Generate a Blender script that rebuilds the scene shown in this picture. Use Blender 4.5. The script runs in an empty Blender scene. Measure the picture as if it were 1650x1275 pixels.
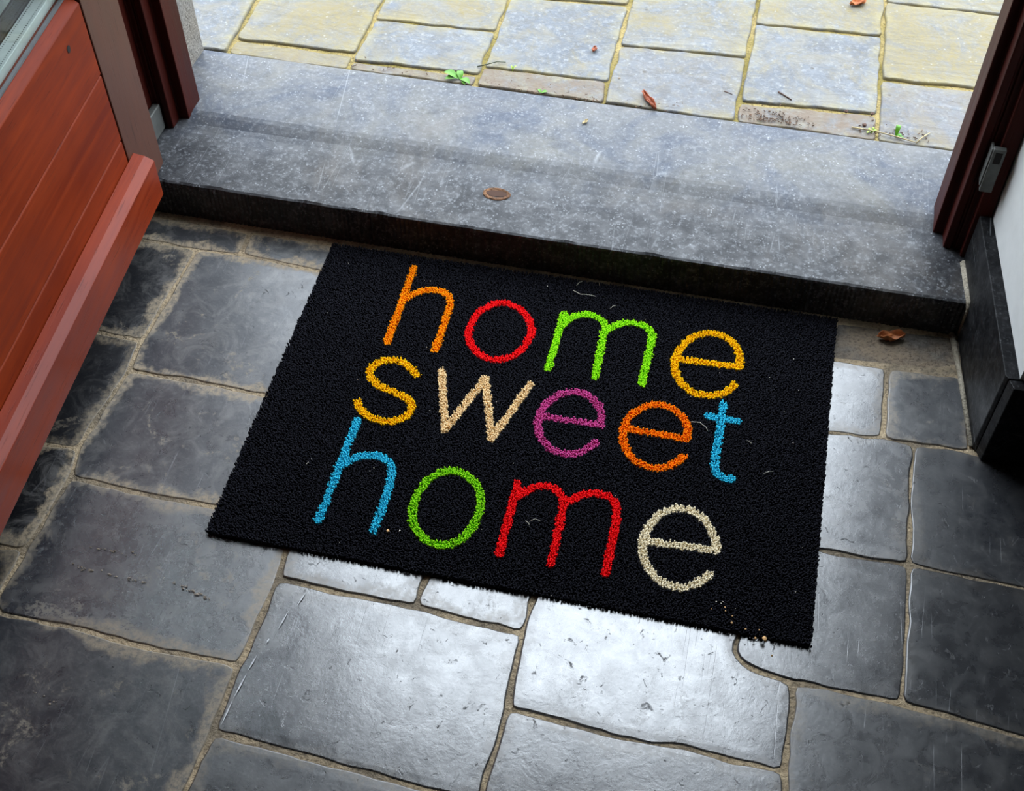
import bpy, bmesh, math, random
import numpy as np
from mathutils import Vector, Matrix
from mathutils.geometry import delaunay_2d_cdt
random.seed(7); rng = np.random.default_rng(11)
sc = bpy.context.scene
COL = sc.collection

# ------------------------------------------------------------ camera
F_PX, CX, CY = 2032.19, 825.0, 637.5
CAM = np.array([0.4543, -0.6075, 1.0646])
RIGHT = np.array([0.9759309, 0.21803966, -0.00419462])
UP = np.array([-0.16615952, 0.75590124, 0.63324903])
FWD = np.array([-0.14124412, 0.61731032, -0.77393674])
cam = bpy.data.cameras.new('camera'); cam_o = bpy.data.objects.new('camera', cam); COL.objects.link(cam_o)
cam.sensor_fit = 'HORIZONTAL'; cam.sensor_width = 36.0; cam.lens = 36.0 * F_PX / 1650.0
cam.clip_start = 0.02; cam.clip_end = 200
M = Matrix(((RIGHT[0], UP[0], -FWD[0], CAM[0]), (RIGHT[1], UP[1], -FWD[1], CAM[1]), (RIGHT[2], UP[2], -FWD[2], CAM[2]), (0, 0, 0, 1)))
cam_o.matrix_world = M
sc.camera = cam_o

# ------------------------------------------------------------ world: bright overcast sky
w = bpy.data.worlds.new('overcast_sky'); sc.world = w; w.use_nodes = True
nt = w.node_tree; nt.nodes.clear()
wo = nt.nodes.new('ShaderNodeOutputWorld'); bg = nt.nodes.new('ShaderNodeBackground')
tc = nt.nodes.new('ShaderNodeTexCoord'); sx = nt.nodes.new('ShaderNodeSeparateXYZ'); rp = nt.nodes.new('ShaderNodeValToRGB')
nt.links.new(tc.outputs['Generated'], sx.inputs[0]); nt.links.new(sx.outputs['Z'], rp.inputs[0])
rp.color_ramp.elements[0].color = (0.29, 0.32, 0.36, 1); rp.color_ramp.elements[1].color = (0.82, 0.91, 1.0, 1)   # CIE overcast: zenith three times the horizon
nt.links.new(rp.outputs[0], bg.inputs[0]); nt.links.new(bg.outputs[0], wo.inputs[0])
bg.inputs[1].default_value = 8.2

vs = sc.view_settings
vs.view_transform = 'Standard'; vs.look = 'None'; vs.exposure = 0.12; vs.gamma = 1.0; vs.use_curve_mapping = False

H = 0.0511            # doorstep height
YF, YB = 0.436, 0.700 # doorstep front and back

# ------------------------------------------------------------ pixel -> world
def ray(px, py):
    return (px - CX) / F_PX * RIGHT - (py - CY) / F_PX * UP + FWD
def at(px, py, z=0.0):
    d = ray(px, py); return CAM + d * ((z - CAM[2]) / d[2])
def at_y(px, py, Y):
    d = ray(px, py); return CAM + d * ((Y - CAM[1]) / d[1])

# ------------------------------------------------------------ object helpers
def tag(o, label=None, cat=None, group=None, kind=None):
    if label: o['label'] = label
    if cat: o['category'] = cat
    if group: o['group'] = group
    if kind: o['kind'] = kind
    return o
def empty(name, loc=(0, 0, 0), rz=0.0):
    o = bpy.data.objects.new(name, None); COL.objects.link(o); o.location = loc; o.rotation_euler = (0, 0, rz)
    o.empty_display_size = 0.05
    return o
def mesh_obj(name, verts, faces, mat, parent=None, smooth=False, center=False):
    v = np.array(verts, float)
    c = np.zeros(3)
    if center:
        c = np.array([(v[:, 0].min() + v[:, 0].max()) / 2, (v[:, 1].min() + v[:, 1].max()) / 2, v[:, 2].min()]); v = v - c
    me = bpy.data.meshes.new(name); me.from_pydata([tuple(x) for x in v], [], faces); me.update()
    if smooth: me.polygons.foreach_set('use_smooth', [True] * len(me.polygons))
    if mat: me.materials.append(mat)
    o = bpy.data.objects.new(name, me); COL.objects.link(o); o.location = c
    if parent: o.parent = parent
    return o
def bm_obj(name, bm, mat, parent=None, bevel=0.0, seg=2, smooth=False):
    bmesh.ops.recalc_face_normals(bm, faces=bm.faces[:])
    if bevel > 0:
        es = [e for e in bm.edges if len(e.link_faces) == 2 and e.calc_face_angle(0) > 0.35]
        bmesh.ops.bevel(bm, geom=es, offset=bevel, segments=seg, profile=0.5, affect='EDGES')
    me = bpy.data.meshes.new(name); bm.to_mesh(me); bm.free()
    if smooth: me.polygons.foreach_set('use_smooth', [True] * len(me.polygons))
    me.materials.append(mat)
    o = bpy.data.objects.new(name, me); COL.objects.link(o)
    if parent: o.parent = parent
    return o
def add_prism(bm, poly, z0, z1):
    a = [bm.verts.new((x, y, z0)) for x, y in poly]; b = [bm.verts.new((x, y, z1)) for x, y in poly]
    n = len(poly)
    bm.faces.new(a[::-1]); bm.faces.new(b)
    for i in range(n): bm.faces.new((a[i], a[(i + 1) % n], b[(i + 1) % n], b[i]))
def add_box(bm, x0, x1, y0, y1, z0, z1):
    add_prism(bm, [(x0, y0), (x1, y0), (x1, y1), (x0, y1)], z0, z1)
def box(name, x0, x1, y0, y1, z0, z1, mat, parent=None, bevel=0.0, seg=2):
    bm = bmesh.new(); add_box(bm, x0, x1, y0, y1, z0, z1); return bm_obj(name, bm, mat, parent, bevel, seg)
def prism(name, poly, z0, z1, mat, parent=None, bevel=0.0, seg=2):
    bm = bmesh.new(); add_prism(bm, poly, z0, z1); return bm_obj(name, bm, mat, parent, bevel, seg)
def extrude_x(name, prof, x0, x1, mat, parent=None, bevel=0.0, seg=2):
    """profile of (y,z) extruded along x"""
    bm = bmesh.new()
    a = [bm.verts.new((x0, y, z)) for y, z in prof]; b = [bm.verts.new((x1, y, z)) for y, z in prof]
    n = len(prof); bm.faces.new(a); bm.faces.new(b[::-1])
    for i in range(n): bm.faces.new((a[i], b[i], b[(i + 1) % n], a[(i + 1) % n]))
    return bm_obj(name, bm, mat, parent, bevel, seg)
def tube_geo(pts, rad, sides=6):
    pts = [Vector(p) for p in pts]; V = []; Fc = []
    n = len(pts)
    for i, p in enumerate(pts):
        t = (pts[min(i + 1, n - 1)] - pts[max(i - 1, 0)]).normalized()
        a = t.cross(Vector((0, 0, 1)))
        if a.length < 1e-4: a = t.cross(Vector((1, 0, 0)))
        a.normalize(); b = t.cross(a)
        r = rad[i] if hasattr(rad, '__len__') else rad
        for k in range(sides):
            th = 2 * math.pi * k / sides; V.append(tuple(p + a * (r * math.cos(th)) + b * (r * math.sin(th))))
    for i in range(n - 1):
        for k in range(sides):
            Fc.append((i * sides + k, i * sides + (k + 1) % sides, (i + 1) * sides + (k + 1) % sides, (i + 1) * sides + k))
    Fc.append(tuple(range(sides))[::-1]); Fc.append(tuple((n - 1) * sides + k for k in range(sides)))
    return V, Fc

# ------------------------------------------------------------ material helpers
class NT:
    def __init__(s, name):
        s.m = bpy.data.materials.new(name); s.m.use_nodes = True; s.t = s.m.node_tree; s.t.nodes.clear()
        s.out = s.n('ShaderNodeOutputMaterial'); s.p = s.n('ShaderNodeBsdfPrincipled'); s.l(s.p.outputs[0], s.out.inputs[0])
    def n(s, k): return s.t.nodes.new(k)
    def l(s, a, b): s.t.links.new(a, b)
    def set(s, sock, v):
        if hasattr(v, 'is_output'): s.l(v, sock)
        elif isinstance(v, tuple) and len(v) == 3 and sock.type == 'RGBA': sock.default_value = (*v, 1)
        else: sock.default_value = v
    def pos(s, scale=(1, 1, 1), rot=(0, 0, 0), local=False, loc=(0, 0, 0)):
        g = s.n('ShaderNodeTexCoord').outputs['Object'] if local else s.n('ShaderNodeNewGeometry').outputs['Position']
        mp = s.n('ShaderNodeMapping'); s.l(g, mp.inputs['Vector']); mp.inputs['Scale'].default_value = scale
        mp.inputs['Rotation'].default_value = rot; mp.inputs['Location'].default_value = loc
        return mp.outputs[0]
    def noise(s, v, scale, detail=4, rough=.55, dist=0.0):
        n = s.n('ShaderNodeTexNoise'); s.l(v, n.inputs['Vector']); n.inputs['Scale'].default_value = scale
        n.inputs['Detail'].default_value = detail; n.inputs['Roughness'].default_value = rough; n.inputs['Distortion'].default_value = dist
        return n.outputs['Fac']
    def vor(s, v, scale, feat='F1', out='Distance', rnd=1.0):
        n = s.n('ShaderNodeTexVoronoi'); n.feature = feat; s.l(v, n.inputs['Vector']); n.inputs['Scale'].default_value = scale
        n.inputs['Randomness'].default_value = rnd
        return n.outputs[out]
    def ramp(s, v, stops, interp='LINEAR'):
        r = s.n('ShaderNodeValToRGB'); s.l(v, r.inputs[0]); e = r.color_ramp.elements; r.color_ramp.interpolation = interp
        while len(e) < len(stops): e.new(0.5)
        for i, (p, c) in enumerate(stops):
            e[i].position = p; e[i].color = (c, c, c, 1) if not isinstance(c, tuple) else (*c, 1)
        return r.outputs[0]
    def math(s, op, a, b=0.0, clamp=False):
        n = s.n('ShaderNodeMath'); n.operation = op; n.use_clamp = clamp; s.set(n.inputs[0], a); s.set(n.inputs[1], b); return n.outputs[0]
    def mix(s, f, a, b, mode='MIX'):
        n = s.n('ShaderNodeMix'); n.data_type = 'RGBA'; n.blend_type = mode
        s.set(n.inputs[0], f); s.set(n.inputs[6], a); s.set(n.inputs[7], b); return n.outputs[2]
    def attr(s, name, typ='OBJECT'):
        a = s.n('ShaderNodeAttribute'); a.attribute_type = typ; a.attribute_name = name; return a.outputs['Fac']
    def rand(s):
        return s.n('ShaderNodeObjectInfo').outputs['Random']
    def bump(s, h, strength=.3, dist=.002, nrm=None):
        b = s.n('ShaderNodeBump'); b.inputs['Strength'].default_value = strength; b.inputs['Distance'].default_value = dist; s.l(h, b.inputs['Height'])
        if nrm: s.l(nrm, b.inputs['Normal'])
        s.l(b.outputs[0], s.p.inputs['Normal']); return b.outputs[0]
    def fin(s, color=None, rough=None, ior=None, metal=None, coat=None, coat_r=None, spec=None):
        P = s.p.inputs
        for k, v in (('Base Color', color), ('Roughness', rough), ('IOR', ior), ('Metallic', metal), ('Coat Weight', coat), ('Coat Roughness', coat_r), ('Specular IOR Level', spec)):
            if v is not None: s.set(P[k], v)
        return s.m
def plain(name, color, rough=.6, metal=0.0, var=.12, scale=60, bump=.1, **kw):
    t = NT(name); v = t.pos(); n = t.noise(v, scale, 5)
    c = t.mix(t.ramp(n, [(.3, 0.0), (.7, 1.0)]), tuple(x * (1 - var) for x in color), tuple(min(1, x * (1 + var)) for x in color))
    if bump: t.bump(n, bump, .001)
    return t.fin(c, rough, metal=metal, **kw)

def scratches(t, scale=14, seeds=((.3, 0), (1.35, 3), (2.2, 7))):
    """thin straight scratch lines with random breaks"""
    acc = None
    for a, off in seeds:
        v = t.pos((1, .045, 1), (0, 0, a), loc=(off, off * .37, 0))
        n = t.vor(v, scale * 3, 'DISTANCE_TO_EDGE')
        ln = t.ramp(n, [(0.0, 1.0), (.007, 0.0)])
        brk = t.ramp(t.noise(t.pos(loc=(off, 3, 0)), 9, 2), [(.60, 0.0), (.66, 1.0)])
        ln = t.math('MULTIPLY', ln, brk)
        acc = ln if acc is None else t.math('MAXIMUM', acc, ln)
    return acc

def slate_material():
    t = NT('worn_slate'); v = t.pos()
    edge = t.attr('edge', 'GEOMETRY'); stain = t.attr('stain'); tone = t.attr('tone'); gloss = t.attr('gloss')
    big = t.noise(v, 9, 5, .6, .6); mid = t.noise(v, 38, 6, .68, .5); fine = t.noise(v, 230, 4, .65)
    c = t.mix(t.ramp(big, [(.3, 0.0), (.72, 1.0)]), (.012, .014, .019), (.032, .033, .037))
    c = t.mix(t.math('MULTIPLY', t.ramp(mid, [(.48, 0.0), (.68, 1.0)]), .5), c, (.055, .053, .053))
    c = t.mix(t.math('MULTIPLY', t.ramp(fine, [(.54, 0.0), (.70, 1.0)]), .45), c, (.085, .085, .088))
    tn = t.n('ShaderNodeMix'); tn.data_type = 'RGBA'; tn.blend_type = 'MULTIPLY'; tn.inputs[0].default_value = 1.0
    t.l(c, tn.inputs[6]); cmb = t.n('ShaderNodeCombineColor'); [t.l(tone, cmb.inputs[i]) for i in range(3)]; t.l(cmb.outputs[0], tn.inputs[7]); c = tn.outputs[2]
    # grey bloom over stained tiles, cream lime deposit creeping in from the joints
    bl = t.math('MULTIPLY', t.ramp(t.noise(v, 26, 9, .78, 1.0), [(.47, 0.0), (.62, 1.0)]), t.math('MULTIPLY', stain, .55), True)
    c = t.mix(bl, c, (.135, .13, .125))
    n1 = t.noise(v, 34, 7, .72, .4)
    e2 = t.math('ADD', t.math('MULTIPLY', t.math('ADD', t.math('SUBTRACT', n1, .5), t.math('SUBTRACT', t.noise(t.pos(loc=(6, 1, 0)), 10, 3, .6, .5), .5)), 2.4), t.math('SUBTRACT', t.math('MULTIPLY', edge, 1.5), .78))
    lime = t.math('MULTIPLY', t.math('MULTIPLY', e2, 2.2, True), stain, True)
    lime = t.math('MULTIPLY', lime, t.ramp(t.noise(v, 170, 5, .75), [(.36, .15), (.56, 1.0)]), True)
    c = t.mix(t.math('MULTIPLY', lime, .85), c, (.36, .29, .20))
    blot = t.ramp(t.noise(t.pos(loc=(4, 2, 0)), 15, 9, .8, .6), [(.575, 0.0), (.63, 1.0)])
    blot = t.math('MULTIPLY', blot, t.ramp(t.noise(v, 190, 4, .75), [(.44, 0.0), (.54, 1.0)]))
    blot = t.math('MULTIPLY', blot, stain, True)
    c = t.mix(t.math('MULTIPLY', blot, .8), c, (.27, .23, .175))
    sc_ = scratches(t, 12, ((.3, 0), (1.35, 3), (2.2, 7), (2.9, 11)))
    c = t.mix(t.math('MULTIPLY', sc_, .16), c, (.36, .36, .38))
    pit = t.math('MULTIPLY', t.ramp(t.noise(t.pos(loc=(9, 4, 0)), 95, 5, .7, .8), [(.62, 0.0), (.70, 1.0)]), 1.0)
    c = t.mix(t.math('MULTIPLY', pit, .35), c, (.02, .018, .016))
    dull = t.math('MAXIMUM', lime, blot)
    r = t.math('ADD', t.math('MULTIPLY', t.ramp(mid, [(.3, 0.0), (.7, 1.0)]), .14), .31)
    r = t.math('SUBTRACT', r, t.math('MULTIPLY', gloss, .15)); r = t.math('ADD', r, t.math('MULTIPLY', t.math('MAXIMUM', dull, pit), .35), True)
    sp = t.math('ADD', t.math('MULTIPLY', gloss, .35), .11)
    sp = t.math('MULTIPLY', sp, t.ramp(t.noise(v, 55, 7, .72, .6), [(.30, .80), (.60, 1.0)]))
    sp = t.math('MULTIPLY', sp, t.math('SUBTRACT', 1.0, t.math('MULTIPLY', t.math('MAXIMUM', dull, pit), .7)))
    hgt = t.math('ADD', t.math('MULTIPLY', t.noise(v, 7, 2), 1.6), t.math('ADD', t.math('MULTIPLY', mid, .28), t.math('MULTIPLY', fine, .10)))
    hgt = t.math('SUBTRACT', hgt, t.math('ADD', t.math('MULTIPLY', sc_, .05), t.math('MULTIPLY', pit, .12)))
    t.bump(hgt, .5, .0014)
    return t.fin(c, r, 2.35, spec=sp)
def mortar_material(name, c0, c1, c2):
    t = NT(name); v = t.pos()
    a = t.noise(v, 60, 6, .7); b = t.noise(v, 14, 4, .6); cr = t.noise(v, 320, 3)
    c = t.mix(t.ramp(a, [(.3, 0.0), (.68, 1.0)]), c0, c1)
    c = t.mix(t.ramp(b, [(.45, 0.0), (.62, 1.0)]), c, c2)
    c = t.mix(t.ramp(cr, [(.3, .6), (.5, 0.0)]), c, (.03, .022, .015))
    t.bump(t.math('ADD', a, t.math('MULTIPLY', cr, .5)), 1.0, .004)
    return t.fin(c, .95)
def bluestone_material(name, speck=1.0, dark=1.0, weather=True, sheen=1.0):
    t = NT(name); v = t.pos()
    big = t.noise(v, 6, 6, .65, .4); fine = t.noise(v, 170, 5, .72); mid = t.noise(v, 45, 6, .7, .4)
    c = t.mix(t.ramp(big, [(.32, 0.0), (.7, 1.0)]), tuple(x * dark for x in (.017, .0175, .020)), tuple(x * dark for x in (.036, .037, .041)))
    if weather:   # stone colour turns paler outward past the door line, darker on the hall side
        sx = t.n('ShaderNodeSeparateXYZ'); t.l(v, sx.inputs[0])
        yy = t.math('ADD', sx.outputs['Y'], t.math('MULTIPLY', t.math('SUBTRACT', big, .5), .07))
        wm = t.ramp(t.math('MULTIPLY', t.math('SUBTRACT', yy, .49), 5.0), [(.05, 0.0), (.45, 1.0)])
        pale = t.mix(t.ramp(t.noise(v, 9, 5, .65, .8), [(.38, 0.0), (.66, 1.0)]), (.056, .066, .090), (.128, .124, .114))
        c = t.mix(wm, c, pale)
    c = t.mix(t.math('MULTIPLY', t.ramp(mid, [(.46, 0.0), (.66, 1.0)]), .45), c, tuple(x * dark for x in (.085, .085, .09)))
    c = t.mix(t.math('MULTIPLY', t.ramp(fine, [(.52, 0.0), (.66, 1.0)]), .5 * speck), c, (.22, .23, .245))
    c = t.mix(t.math('MULTIPLY', t.ramp(fine, [(.30, 1.0), (.44, 0.0)]), .5), c, tuple(x * dark for x in (.018, .018, .02)))
    cr = t.vor(v, 230, 'F1'); pick = t.noise(v, 60, 3)
    sp = t.math('MULTIPLY', t.ramp(cr, [(.12, 1.0), (.30, 0.0)]), t.ramp(pick, [(.48, 0.0), (.62, 1.0)]))
    c = t.mix(t.math('MULTIPLY', sp, .42 * speck), c, (.5, .52, .55))
    sc_ = scratches(t, 9, ((.55, 1), (1.0, 5), (2.7, 9)))
    c = t.mix(t.math('MULTIPLY', sc_, .3), c, (.42, .44, .46))
    d = t.ramp(t.noise(t.pos((1, .6, 1), loc=(1, 7, 0)), 7, 6, .7, .5), [(.52, 0.0), (.72, 1.0)])
    c = t.mix(t.math('MULTIPLY', d, .45 * dark), c, (.125, .105, .085))
    t.bump(t.math('ADD', t.math('MULTIPLY', fine, .5), mid), .4, .0012)
    return t.fin(c, t.ramp(t.noise(v, 25, 4), [(.3, .34), (.7, .52)]), 1.6, spec=t.ramp(mid, [(.3, .10 * sheen), (.65, .29 * sheen)]))
def paving_material():
    t = NT('mossy_paving_stone'); v = t.pos()
    moss = t.attr('moss'); edge = t.attr('edge', 'GEOMETRY'); soil = t.attr('soil')
    big = t.noise(v, 7, 6, .65, .5); fine = t.noise(v, 140, 5, .7)
    c = t.mix(t.ramp(big, [(.3, 0.0), (.7, 1.0)]), (.085, .095, .112), (.15, .163, .18))
    c = t.mix(t.math('MULTIPLY', t.ramp(fine, [(.5, 0.0), (.66, 1.0)]), .6), c, (.30, .31, .32))
    c = t.mix(t.math('MULTIPLY', t.ramp(t.noise(v, 48, 7, .75, .6), [(.42, 1.0), (.52, 0.0)]), .5), c, (.085, .080, .072))
    c = t.mix(t.math('MULTIPLY', t.ramp(t.noise(t.pos(loc=(8, 3, 0)), 16, 7, .75, .8), [(.46, 0.0), (.60, 1.0)]), .6), c, (.185, .165, .120))
    mk = t.noise(t.pos(loc=(3, 1, 0)), 9, 9, .78, 1.0)
    th = t.math('ADD', t.math('MULTIPLY', t.math('SUBTRACT', mk, .5), 5.0), t.math('SUBTRACT', t.math('MULTIPLY', moss, 1.4), .45))
    th = t.math('MULTIPLY', t.math('MAXIMUM', th, 0.0, True), t.ramp(fine, [(.3, .45), (.65, 1.0)]), True)
    c = t.mix(t.math('MULTIPLY', th, .8), c, (.20, .150, .040))
    e2 = t.math('MULTIPLY', edge, t.ramp(t.noise(v, 45, 5, .65), [(.42, 0.0), (.62, 1.0)]), True)
    c = t.mix(t.math('MULTIPLY', e2, .7), c, (.25, .21, .09))
    sp = t.math('MULTIPLY', t.ramp(t.vor(v, 120), [(.1, 1.0), (.22, 0.0)]), t.ramp(t.noise(v, 40, 2), [(.52, 0.0), (.6, 1.0)]))
    c = t.mix(t.math('MULTIPLY', sp, .35), c, (.42, .42, .40))
    dk = t.math('MULTIPLY', t.ramp(t.vor(t.pos(loc=(2, 5, 0)), 38), [(.06, 1.0), (.13, 0.0)]), t.ramp(t.noise(v, 17, 2), [(.58, 0.0), (.62, 1.0)]))
    c = t.mix(t.math('MULTIPLY', dk, .8), c, (.06, .05, .04))
    sl = t.math('MULTIPLY', t.math('ADD', soil, -.05), t.ramp(t.noise(v, 55, 7, .75), [(.32, 0.0), (.58, 1.0)]), True)
    c = t.mix(sl, c, (.135, .095, .062))
    cl = t.noise(t.pos((1, 2.4, 1), (0, 0, .6)), 11, 5, .6, .7)
    t.bump(t.math('ADD', t.math('MULTIPLY', cl, 2.0), t.math('MULTIPLY', fine, .4)), .6, .003)
    return t.fin(c, t.ramp(fine, [(.3, .5), (.7, .75)]), 1.45)
def wood_material(name, c0, c1, c2, axis='X', rough=.3, coat=.5, local=True, spec=.3):
    t = NT(name)
    s = {'X': (1.2, 26, 26), 'Z': (26, 26, 1.2), 'Y': (26, 1.2, 26)}[axis]
    v = t.pos(s, local=local); v2 = t.pos(tuple(x * 4 for x in s), local=local)
    g = t.noise(v, 3.0, 6, .6, .8); f = t.noise(v2, 5.0, 3, .6)
    blot = t.noise(t.pos((1, 1, 1), local=local), 6, 4)
    c = t.mix(t.ramp(g, [(.3, 0.0), (.7, 1.0)]), c0, c1)
    c = t.mix(t.math('MULTIPLY', t.ramp(blot, [(.38, 0.0), (.68, 1.0)]), .55), c, c2)
    pores = t.ramp(f, [(.30, 1.0), (.40, 0.0)])
    c = t.mix(t.math('MULTIPLY', pores, .55), c, tuple(x * .35 for x in c0))
    t.bump(t.math('SUBTRACT', g, pores), .25, .0006)
    return t.fin(c, t.ramp(g, [(.3, rough), (.7, rough + .12)]), 1.5, coat=coat, coat_r=.18, spec=spec)
def fibre_material(name, color, var=.35):
    t = NT(name); r = t.attr('tip', 'GEOMETRY'); n = t.noise(t.pos(), 900, 2)
    c = t.mix(t.ramp(n, [(.3, 0.0), (.7, 1.0)]), tuple(x * (1 - var) for x in color), tuple(min(1, x * (1 + var * .5)) for x in color))
    t.fin(c, .9, 1.4, spec=.10)
    return t.m

SLATE = slate_material()
MORTAR = mortar_material('sandy_mortar', (.30, .225, .135), (.50, .39, .25), (.20, .16, .11))
JOINT_OUT = mortar_material('mossy_joint_sand', (.30, .22, .075), (.40, .31, .13), (.22, .17, .04))
STEP = bluestone_material('bluestone')
PAVE = paving_material()
PLASTER = plain('white_plaster', (.62, .63, .62), .85, scale=40, var=.05, bump=.15)
PLASTER_D = plain('hall_plaster', (.26, .25, .23), .9, scale=30, var=.06, bump=.15)
WALLSTONE = mortar_material('rough_wall_stone', (.20, .185, .165), (.30, .285, .26), (.245, .22, .185))
WOOD = wood_material('red_mahogany', (.175, .020, .005), (.29, .041, .009), (.095, .009, .003), 'X', .42, .0, spec=.10)
WOOD_BAR = wood_material('red_mahogany_bar', (.195, .0215, .007), (.29, .042, .011), (.13, .013, .005), 'X', .34, .06, spec=.16)
WOOD_STILE = wood_material('brown_mahogany_stile', (.082, .030, .017), (.105, .040, .024), (.068, .024, .014), 'Z', .45, .05)
WOOD_FRAME = wood_material('dark_mahogany_frame', (.034, .0035, .002), (.062, .007, .003), (.024, .003, .002), 'Z', .42, .0, local=False, spec=.16)
BLACKSLATE = bluestone_material('dark_skirting_stone', .16, .28, False, .4)
METAL = plain('galvanised_steel', (.13, .135, .125), .5, .5, .2, 90, .2)
ALU = plain('aluminium_spacer', (.74, .74, .74), .35, 0.0, .06, 90, .05)
RUBBER = plain('grey_gasket', (.12, .125, .13), .6, 0, .1, 90, .05)
DARK = plain('dark_void', (.012, .010, .009), .9, 0, .2, 90, .1)
RUST = mortar_material('rusty_socket', (.17, .075, .03), (.30, .15, .07), (.11, .05, .025))
def glass_material():
    t = NT('door_glass'); t.t.nodes.remove(t.p)
    tr = t.n('ShaderNodeBsdfTransparent'); tr.inputs[0].default_value = (.86, .90, .88, 1)
    gl = t.n('ShaderNodeBsdfGlossy'); gl.inputs['Roughness'].default_value = .02
    fr = t.n('ShaderNodeFresnel'); fr.inputs[0].default_value = 1.5
    mx = t.n('ShaderNodeMixShader'); gm = t.n('ShaderNodeNewGeometry'); t.l(t.math('MULTIPLY', fr.outputs[0], t.math('SUBTRACT', 1.0, gm.outputs['Backfacing'])), mx.inputs[0]); t.l(tr.outputs[0], mx.inputs[1]); t.l(gl.outputs[0], mx.inputs[2]); t.l(mx.outputs[0], t.out.inputs[0])
    return t.m
GLASS = glass_material()

# ------------------------------------------------------------ slabs with worn, wobbly edges
def slab(name, poly, ztop, parent, mat, gap=.0016, depth=.012, jit=.00055, props=None, seed=0, tilt=.004, reach=.026, grid=.008):
    r = np.random.default_rng(seed)
    P = np.array([p[:2] for p in poly], float)
    if 0.5 * np.sum(P[:, 0] * np.roll(P[:, 1], -1) - np.roll(P[:, 0], -1) * P[:, 1]) < 0: P = P[::-1]
    pts = []
    for i in range(len(P)):
        a, b = P[i], P[(i + 1) % len(P)]; n = max(1, int(round(np.linalg.norm(b - a) / .009)))
        for k in range(n): pts.append(a + (b - a) * k / n)
    pts = np.array(pts)
    for _ in range(1): pts = .25 * np.roll(pts, 1, 0) + .5 * pts + .25 * np.roll(pts, -1, 0)
    def normals(q):
        t = np.roll(q, -1, 0) - np.roll(q, 1, 0); t /= np.linalg.norm(t, axis=1)[:, None] + 1e-9
        return np.stack([-t[:, 1], t[:, 0]], 1)          # inward for CCW
    N = normals(pts)
    for _ in range(2): N = .25 * np.roll(N, 1, 0) + .5 * N + .25 * np.roll(N, -1, 0)
    m = len(pts); wob = r.normal(0, 1, m); wob = (np.roll(wob, 1) + 2 * wob + np.roll(wob, -1)) / 2.5
    slow = np.convolve(np.tile(r.normal(0, 1, m), 3), np.ones(5) / 5, 'same')[m:2 * m]
    out = pts + N * (gap + jit * (1.2 * wob + 1.2 * slow))[:, None]
    c = out.mean(0); size = np.sqrt(abs(0.5 * np.sum(P[:, 0] * np.roll(P[:, 1], -1) - np.roll(P[:, 0], -1) * P[:, 1])))
    rings = [(0, -depth), (0, -.0032), (.0009, -.0008), (.0022, -.0001)]
    tx, ty = r.normal(0, tilt, 2)
    V = []
    for ins, dz in rings:
        q = out + N * ins
        for x, y in q: V.append((x, y, ztop + dz))
    Fc = []; nr = len(rings)
    for k in range(nr - 1):
        for i in range(m):
            j = (i + 1) % m; Fc.append((k * m + i, k * m + j, (k + 1) * m + j, (k + 1) * m + i))
    # top face: triangulated with inner points so that wear can fade in from the edge
    B = out + N * rings[-1][0]
    lo, hi = B.min(0), B.max(0); gx = np.arange(lo[0], hi[0], grid); gy = np.arange(lo[1], hi[1], grid)
    G = np.array([(x + (grid / 2 if (q % 2) else 0), y) for q, y in enumerate(gy) for x in gx]); G = G.reshape(-1, 2)
    A0, A1 = B, np.roll(B, -1, 0)
    def dist(pp):
        d = np.full(len(pp), 1e9); ins = np.zeros(len(pp), bool)
        for (x1, y1), (x2, y2) in zip(A0, A1):
            ab = np.array([x2 - x1, y2 - y1]); L2 = ab @ ab + 1e-15; t = np.clip(((pp - (x1, y1)) @ ab) / L2, 0, 1)
            d = np.minimum(d, np.linalg.norm(pp - np.array([x1, y1]) - t[:, None] * ab, axis=1))
            cr = (y1 > pp[:, 1]) != (y2 > pp[:, 1])
            if y2 != y1: ins ^= cr & (pp[:, 0] < (x2 - x1) * (pp[:, 1] - y1) / (y2 - y1) + x1)
        return d, ins
    dg, ing = dist(G); keep = ing & (dg > grid * .35); G = G[keep]; dg = dg[keep]
    allp = [Vector((float(x), float(y))) for x, y in np.vstack([B, G])]
    vo, eo, fo, ov, oe, of = delaunay_2d_cdt(allp, [(i, (i + 1) % m) for i in range(m)], [list(range(m))], 1, 1e-7)
    E = [1.0] * (nr * m); base_n = (nr - 1) * m; mp = {}
    hmax = reach
    for vi, src in enumerate(ov):
        if src and src[0] < m: mp[vi] = base_n + src[0]
        else:
            mp[vi] = len(V); x, y = vo[vi]
            if src: d = dg[src[0] - m]
            else: d = 0.0
            V.append((x, y, ztop)); E.append(max(0.0, 1 - (d + .003) / hmax))
    for i in range(base_n, base_n + m): E[i] = .9
    V = [(x, y, z + (0 if q < m else tx * (x - c[0]) + ty * (y - c[1]))) for q, (x, y, z) in enumerate(V)]
    cap0 = len(Fc)
    for f in fo: Fc.append(tuple(mp[a] for a in f))
    o = mesh_obj(name, V, Fc, mat, parent, center=True)
    me = o.data; at_ = me.attributes.new('edge', 'FLOAT', 'POINT'); at_.data.foreach_set('value', E)
    sm = [True] * cap0 + [False] * (len(Fc) - cap0); me.polygons.foreach_set('use_smooth', sm)
    for k, v in (props or {}).items(): o[k] = float(v)
    return o

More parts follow.
